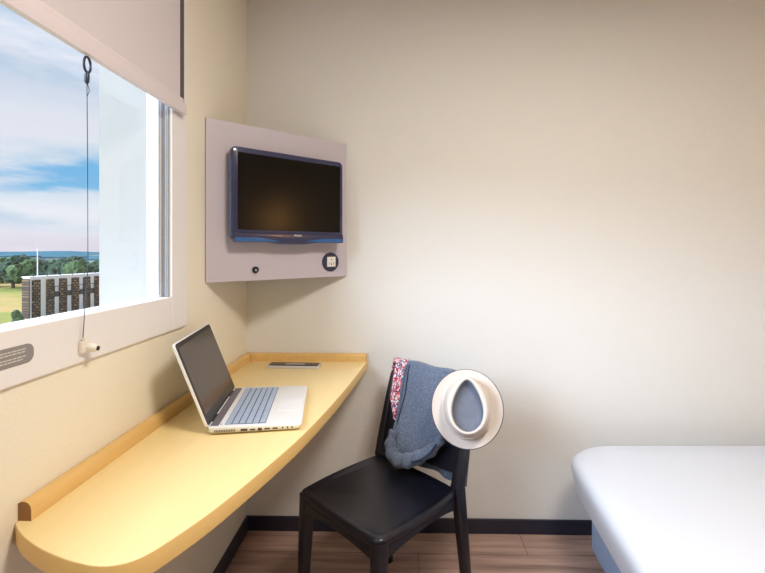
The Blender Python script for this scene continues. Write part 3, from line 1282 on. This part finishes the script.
bri = bmesh.new()
rings = []
for rx, ry in ((0.078, 0.093), (0.088, 0.102), (0.098, 0.111), (0.107, 0.120), (0.1135, 0.1255)):
    rings.append(oval(rx, ry * 0.97, 0.0, 0.0, zf=brimz))
back_r = [[(x, y, z - 0.0035) for x, y, z in r] for r in rings[::-1]]
full = rings + back_r
full.append(full[0])
rr = [[bri.verts.new(p) for p in r] for r in full[:-1]]
rr.append(rr[0])
for a, b in zip(rr[:-1], rr[1:]):
    for i in range(len(a)):
        j = (i + 1) % len(a)
        bri.faces.new((a[i], a[j], b[j], b[i]))
obj('brim', bri, M['hat'], hat, smooth=True, angle=70)
b_ = bmesh.new()
tube(b_, [(x, y, z - 0.0018) for x, y, z in oval(0.1138, 0.1220, 0.0, zf=brimz)], 0.0019, 6, closed=True)
obj('brim_binding', b_, M['hat_edge'], hat, smooth=True)['label'] = 'dark edge binding'
# crown: side wall up to a raised teardrop rim
b_ = bmesh.new()
rings = [oval(0.079, 0.094, -0.001), oval(0.0785, 0.0935, 0.004), oval(0.077, 0.092, 0.012), oval(0.076, 0.091, 0.03),
         oval(0.073, 0.088, 0.055, tear=0.05), oval(0.069, 0.085, 0.078, tear=0.14), oval(0.066, 0.0835, 0.089, tear=0.24), oval(0.062, 0.081, 0.094, -0.0, tear=0.34),
         oval(0.057, 0.0775, 0.0935, -0.0, tear=0.42), oval(0.0535, 0.0745, 0.087, -0.0, tear=0.47)]
loft(b_, rings, caps=False)
o_ = obj('crown', b_, M['hat'], hat, smooth=True, angle=80)
md = o_.modifiers.new('thickness', 'SOLIDIFY'); md.thickness = 0.002; md.offset = -1
b_ = bmesh.new()
rings = [oval(0.0540, 0.0750, 0.0868, tear=0.47), oval(0.050, 0.0705, 0.075, tear=0.48), oval(0.045, 0.064, 0.066, tear=0.48),
         oval(0.034, 0.050, 0.062, tear=0.46), oval(0.020, 0.032, 0.063, -0.0, tear=0.42), oval(0.006, 0.010, 0.064, tear=0.3)]
loft(b_, rings[::-1], caps=False)
q = rings[-1]
vs = [v for v in b_.verts if abs(v.co.z - 0.064) < 1e-6]
b_.faces.new(vs[:56])
o_ = obj('crown_top', b_, M['hat_in'], hat, smooth=True, angle=80)
o_['label'] = 'grey sunken teardrop crease'
b_ = bmesh.new()
r0 = [oval(0.0800, 0.0950, 0.003), oval(0.0795, 0.0945, 0.030), oval(0.0760, 0.0910, 0.031), oval(0.0765, 0.0915, 0.003)]
r0.append(r0[0])
rr = [[b_.verts.new(p) for p in r] for r in r0[:-1]]
rr.append(rr[0])
for a, b in zip(rr[:-1], rr[1:]):
    for i in range(len(a)):
        j = (i + 1) % len(a)
        b_.faces.new((a[i], a[j], b[j], b[i]))
obj('hat_band', b_, M['hat_band'], hat, smooth=True)

# ------------------------------------------------------------------ bed
BA = math.radians(1.0)
bed = tag(empty('bed', (1.447, -0.155, 0), BA), 'bed with smooth white cover and pale blue base on the right', 'bed')
BWd, BLn = 1.55, 1.95


def bedring(x0, x1, y0, y1, r, z, n=10):
    w, d = x1 - x0, y1 - y0
    return [(p.x, p.y, z) for p in rrect(w, d, r, 0, n, ((x0 + x1) / 2, (y0 + y1) / 2))]


b_ = bmesh.new()
loft(b_, [bedring(0.0, BWd, -BLn, -0.0, 0.012, z, 3) for z in (0.05, 0.265)])
for v in b_.verts:
    v.co.x += 0.10 * v.co.y
obj('bed_base', b_, M['bedbase'], bed, smooth=True, angle=40)
for x in (0.12, BWd - 0.12):
    for y in (-0.15, -BLn + 0.15):
        b_ = bmesh.new()
        tube(b_, [(x, y, 0.0), (x, y, 0.052)], [0.022, 0.028], 14)
        obj('foot', b_, M['darkmetal'], bed, smooth=True)
b_ = bmesh.new()
rings = []
# hem -> bulge -> rounded top
for ox, r, z in ((0.0, 0.03, 0.178), (0.006, 0.05, 0.180), (0.030, 0.07, 0.22), (0.074, 0.08, 0.29), (0.094, 0.10, 0.370), (0.104, 0.11, 0.405),
                 (0.100, 0.12, 0.430), (0.085, 0.13, 0.443), (0.055, 0.13, 0.4495), (0.01, 0.13, 0.452), (-0.12, 0.12, 0.453), (-0.4, 0.08, 0.454)):
    oy = min(ox, 0.0) if ox < 0 else ox * 0.12
    oxl = ox
    rings.append(bedring(-oxl, BWd + oxl, -BLn - max(ox, -0.4), oy, r, z, 12))
loft(b_, rings)
# soft waviness of hem and surface
for v in b_.verts:
    k = max(0, (0.42 - v.co.z) / 0.2)
    v.co.z += 0.006 * math.sin(v.co.y * 11 + 1.0) * min(1, k) * (1 if v.co.z < 0.3 else 0.3)
    v.co.x += 0.10 * v.co.y
    if v.co.x < 0.2:
        v.co.x += 0.003 * math.sin(v.co.y * 9) * min(1, k)
obj('white_cover', b_, M['sheet'], bed, smooth=True, angle=80)

# ------------------------------------------------------------------ lamps of the room
cl_ = tag(empty('ceiling_lamp', (1.25, -1.55, 2.4)), 'round shallow white ceiling lamp above the chair', 'lamp')
b_ = bmesh.new()
loft(b_, [[(r * math.cos(2 * PI * k / 48), r * math.sin(2 * PI * k / 48), z) for k in range(48)] for r, z in ((0.27, 0.0), (0.27, -0.045), (0.262, -0.05), (0.262, -0.0455))])
obj('lamp_body', b_, M['white_pl'], cl_, smooth=True, angle=40)

wl = tag(empty('wall_lamp', (RX, -1.45, 1.56)), 'warm reading lamp on the wall beside the bed', 'lamp')
b_ = bmesh.new()
box(b_, (-0.015, -0.05, -0.05), (0, 0.05, 0.05), 0.004)
tube(b_, [(-0.01, 0, 0), (-0.05, 0, 0)], 0.01, 10)
obj('lamp_bracket', b_, M['darkmetal'], wl)
b_ = bmesh.new()
loft(b_, [[(-0.10 + r * math.cos(2 * PI * k / 32), r * math.sin(2 * PI * k / 32), z) for k in range(32)] for r, z in ((0.06, -0.09), (0.065, 0.0), (0.055, 0.09))])
obj('lamp_shade', b_, M['lampglow'], wl, smooth=True, angle=50)

# ------------------------------------------------------------------ outside
GZ = EYE - 7.0
bm = bmesh.new()
NX, NY = 60, 60


def gpt(u, v):
    x = -900 + 898.5 * u ** 0.6
    y = -300 + 1500 * v
    return Vector((x, y, GZ + 0))


for_g = bmesh.new()
box(for_g, (-1500, -400, GZ - 1), (0.0, 1600, GZ))
struct('floor_field', for_g, M['field'])
# facade wall of our own building so that the room does not hang in the air
bm = bmesh.new()
box(bm, (-TW, -14, GZ), (0, 8, -0.1))
struct('wall_outside', bm, M['bwall'])


def w2(d, lat):
    p = Vector((0.6923, -1.936, EYE)) + d * Fv + lat * Rv
    return Vector((p.x, p.y, GZ))


A = w2(44, (31 - 393) / 440 * 44)
Bq = w2(51, (97 - 393) / 440 * 51)
ud = (Bq - A).normalized()
ang = math.atan2(ud.y, ud.x)
bd = tag(empty('outside_building', tuple(A), ang), 'low white building with dark brick piers seen through the window', 'building')
BH = 7.0 - 2.78
BLN = 22.0
b_ = bmesh.new()
box(b_, (0, 0.15, 0), (BLN, 1.1, BH))
box(b_, (-0.06, 0.08, BH), (BLN, 1.2, BH + 0.10))
obj('building_wall', b_, M['bwall'], bd)
b_ = bmesh.new()
box(b_, (-0.09, 0.14, 0), (0.0, 1.1, BH - 0.12))
obj('brick_pier', b_, M['brick'], bd)
p0s = 0.17
tot = (Bq - A).length
piers = []
for k in range(15):
    a = 0.22 + 1.36 * k if k else 0.17
    w = 0.78
    piers.append((a, a + w))
for a, b in piers:
    b_ = bmesh.new()
    box(b_, (a, 0.0, 0), (b, 0.16, BH - 0.25))
    obj('brick_pier', b_, M['brick'], bd)
for k in range(1, len(piers) - 1):
    a, b = piers[k][1], piers[k + 1][0]
    b_ = bmesh.new()
    box(b_, (a + 0.02, 0.10, BH - 2.15), (b - 0.02, 0.152, BH - 1.65))
    obj('window', b_, M['bdark'], bd)
    b_ = bmesh.new()
    for z in (BH - 1.05, BH - 1.62):
        tube(b_, [(a + 0.05, 0.06, z), (b - 0.05, 0.06, z)], 0.03, 5)
    for x in (a + 0.05, b - 0.05):
        tube(b_, [(x, 0.06, BH - 1.7), (x, 0.06, BH - 1.0)], 0.03, 5)
    obj('railing', b_, M['bdark'], bd)
b_ = bmesh.new()
for k in range(14):
    x = 0.3 + 1.36 * k
    box(b_, (x, 0.1, BH + 0.10), (x + 0.07, 0.17, BH + 0.36))
obj('roof_post', b_, M['bdark'], bd)

p = w2(56, (37.5 - 393) / 440 * 56)
b_ = bmesh.new()
tube(b_, [(0, 0, 0), (0, 0, 7.0 + 0.3)], [0.09, 0.05], 8)
b_2 = obj('pole', b_, M['mast'], None, smooth=True)
b_2.location = p
tag(b_2, 'thin white mast rising behind the outside building', 'mast')


def tree(px, d, h, r, m, label, seed, kind='tree'):
    rnd = random.Random(seed)
    t = tag(empty('tree' if kind == 'tree' else 'bush', tuple(w2(d, (px - 393) / 440 * d))), label, kind,
            'trees beyond the field' if kind == 'tree' else None)
    bmc = bmesh.new()
    base = 0.18 * h if kind == 'tree' else 0.0
    for k in range(10):
        a = rnd.uniform(0, 2 * PI)
        rr_ = r * rnd.uniform(0.0, 0.6)
        s = r * rnd.uniform(0.42, 0.62)
        zc = base + (h - base) * rnd.uniform(0.25, 0.80)
        if k == 0:
            zc, rr_, s = h - s, 0, r * 0.5
        n0 = len(bmc.verts)
        q = bmesh.ops.create_icosphere(bmc, subdivisions=3, radius=1)
        for v in q['verts']:
            n_ = noise.noise(v.co * 3.3 + Vector((seed * 3.7, k * 1.9, 0)))
            n2_ = noise.noise(v.co * 9 + Vector((k * 1.1, seed * 3.7, 0)))
            v.co = v.co * s * (1 + 0.36 * n_ + 0.30 * n2_)
            v.co.z = max(v.co.z * min(1.0, (h - base) / (2 * r) + 0.4) + zc, base * 0.6 + 0.05)
            v.co.x += rr_ * math.cos(a)
            v.co.y += rr_ * math.sin(a)
    obj('crown', bmc, m, t)
    if kind == 'tree':
        bmc = bmesh.new()
        tube(bmc, [(0, 0, 0), (0, 0, h * 0.5)], [0.3, 0.2], 8)
        obj('trunk', bmc, M['trunk'], t)
    return t


rt = random.Random(11)
specs = []
xs = [-34, -22, -10, 2, 13, 22, 30, 38, 46, 55, 63, 71, 79, 88, 97, 108]
tops = [262, 260, 263, 262, 258, 257, 260, 262, 264, 262, 261, 257, 263, 266, 264, 262]
for i, (x, yt) in enumerate(zip(xs, tops)):
    d = (80, 92)[i % 2] + 3 * rt.random()
    h = 7.0 - (yt - 250) / 440 * d
    specs.append((x, d, h))
for i, (x, d, h) in enumerate(specs):
    tree(x, d, h, 2.5 + 0.7 * rt.random(), M['leafA'] if i % 3 else M['leafB'],
         'dark green tree in the row beyond the field' if i % 3 else 'lighter green tree in the row beyond the field', i + 1)
tree(16, 40, 1.5, 0.6, M['leafB'], 'round green bush at the edge of the outside building', 40, 'bush')
tree(2, 34, 1.1, 1.0, M['leafB'], 'low green bush in the field near the window sill', 41, 'bush')

# far buildings and hills
for (xa, xb, d, top, dep) in ((-40, 30, 235, 257.0, 8), (33, 80, 250, 257.8, 8), (82, 130, 240, 260, 8)):
    a, b = w2(d, (xa - 393) / 440 * d), w2(d * 1.02, (xb - 393) / 440 * d * 1.02)
    u_ = b - a
    t = empty('far_building', tuple(a), math.atan2(u_.y, u_.x))
    tag(t, {235: 'hazy blue grey building far behind the trees, leftmost', 250: 'hazy long low building far behind the mast',
            240: 'hazy pale building far away near the white window reveal'}[d], 'building')
    hh = 7.0 - (top - 250) / 440 * d
    b_ = bmesh.new()
    box(b_, (0, 0, 0), (u_.length, dep, hh))
    obj('building_wall', b_, M['hazeb'], t)
    b_ = bmesh.new()
    box(b_, (-0.5, -0.5, hh), (u_.length + 0.5, dep + 0.5, hh + 0.5))
    obj('roof', b_, M['hill'], t)
b_ = bmesh.new()
rings = []
for k in range(90):
    sv = k / 89
    azm = math.radians(108 + 60 * sv)
    base = Vector((math.cos(azm), math.sin(azm), 0))
    top = EYE - 4.0 + 2.2 * noise.noise(Vector((sv * 16, 0, 0))) + 1.0 * noise.noise(Vector((sv * 50, 3, 0)))
    rings.append([base * 300 + Vector((0, 0, GZ - 1)), base * 420 + Vector((0, 0, EYE - 5.6)), base * 700 + Vector((0, 0, top - 2.5)), base * 740 + Vector((0, 0, top + 2.2)), base * 1300 + Vector((0, 0, GZ - 1))])
loft(b_, rings, caps=False)
struct('hills', b_, M['hill'], smooth=True)
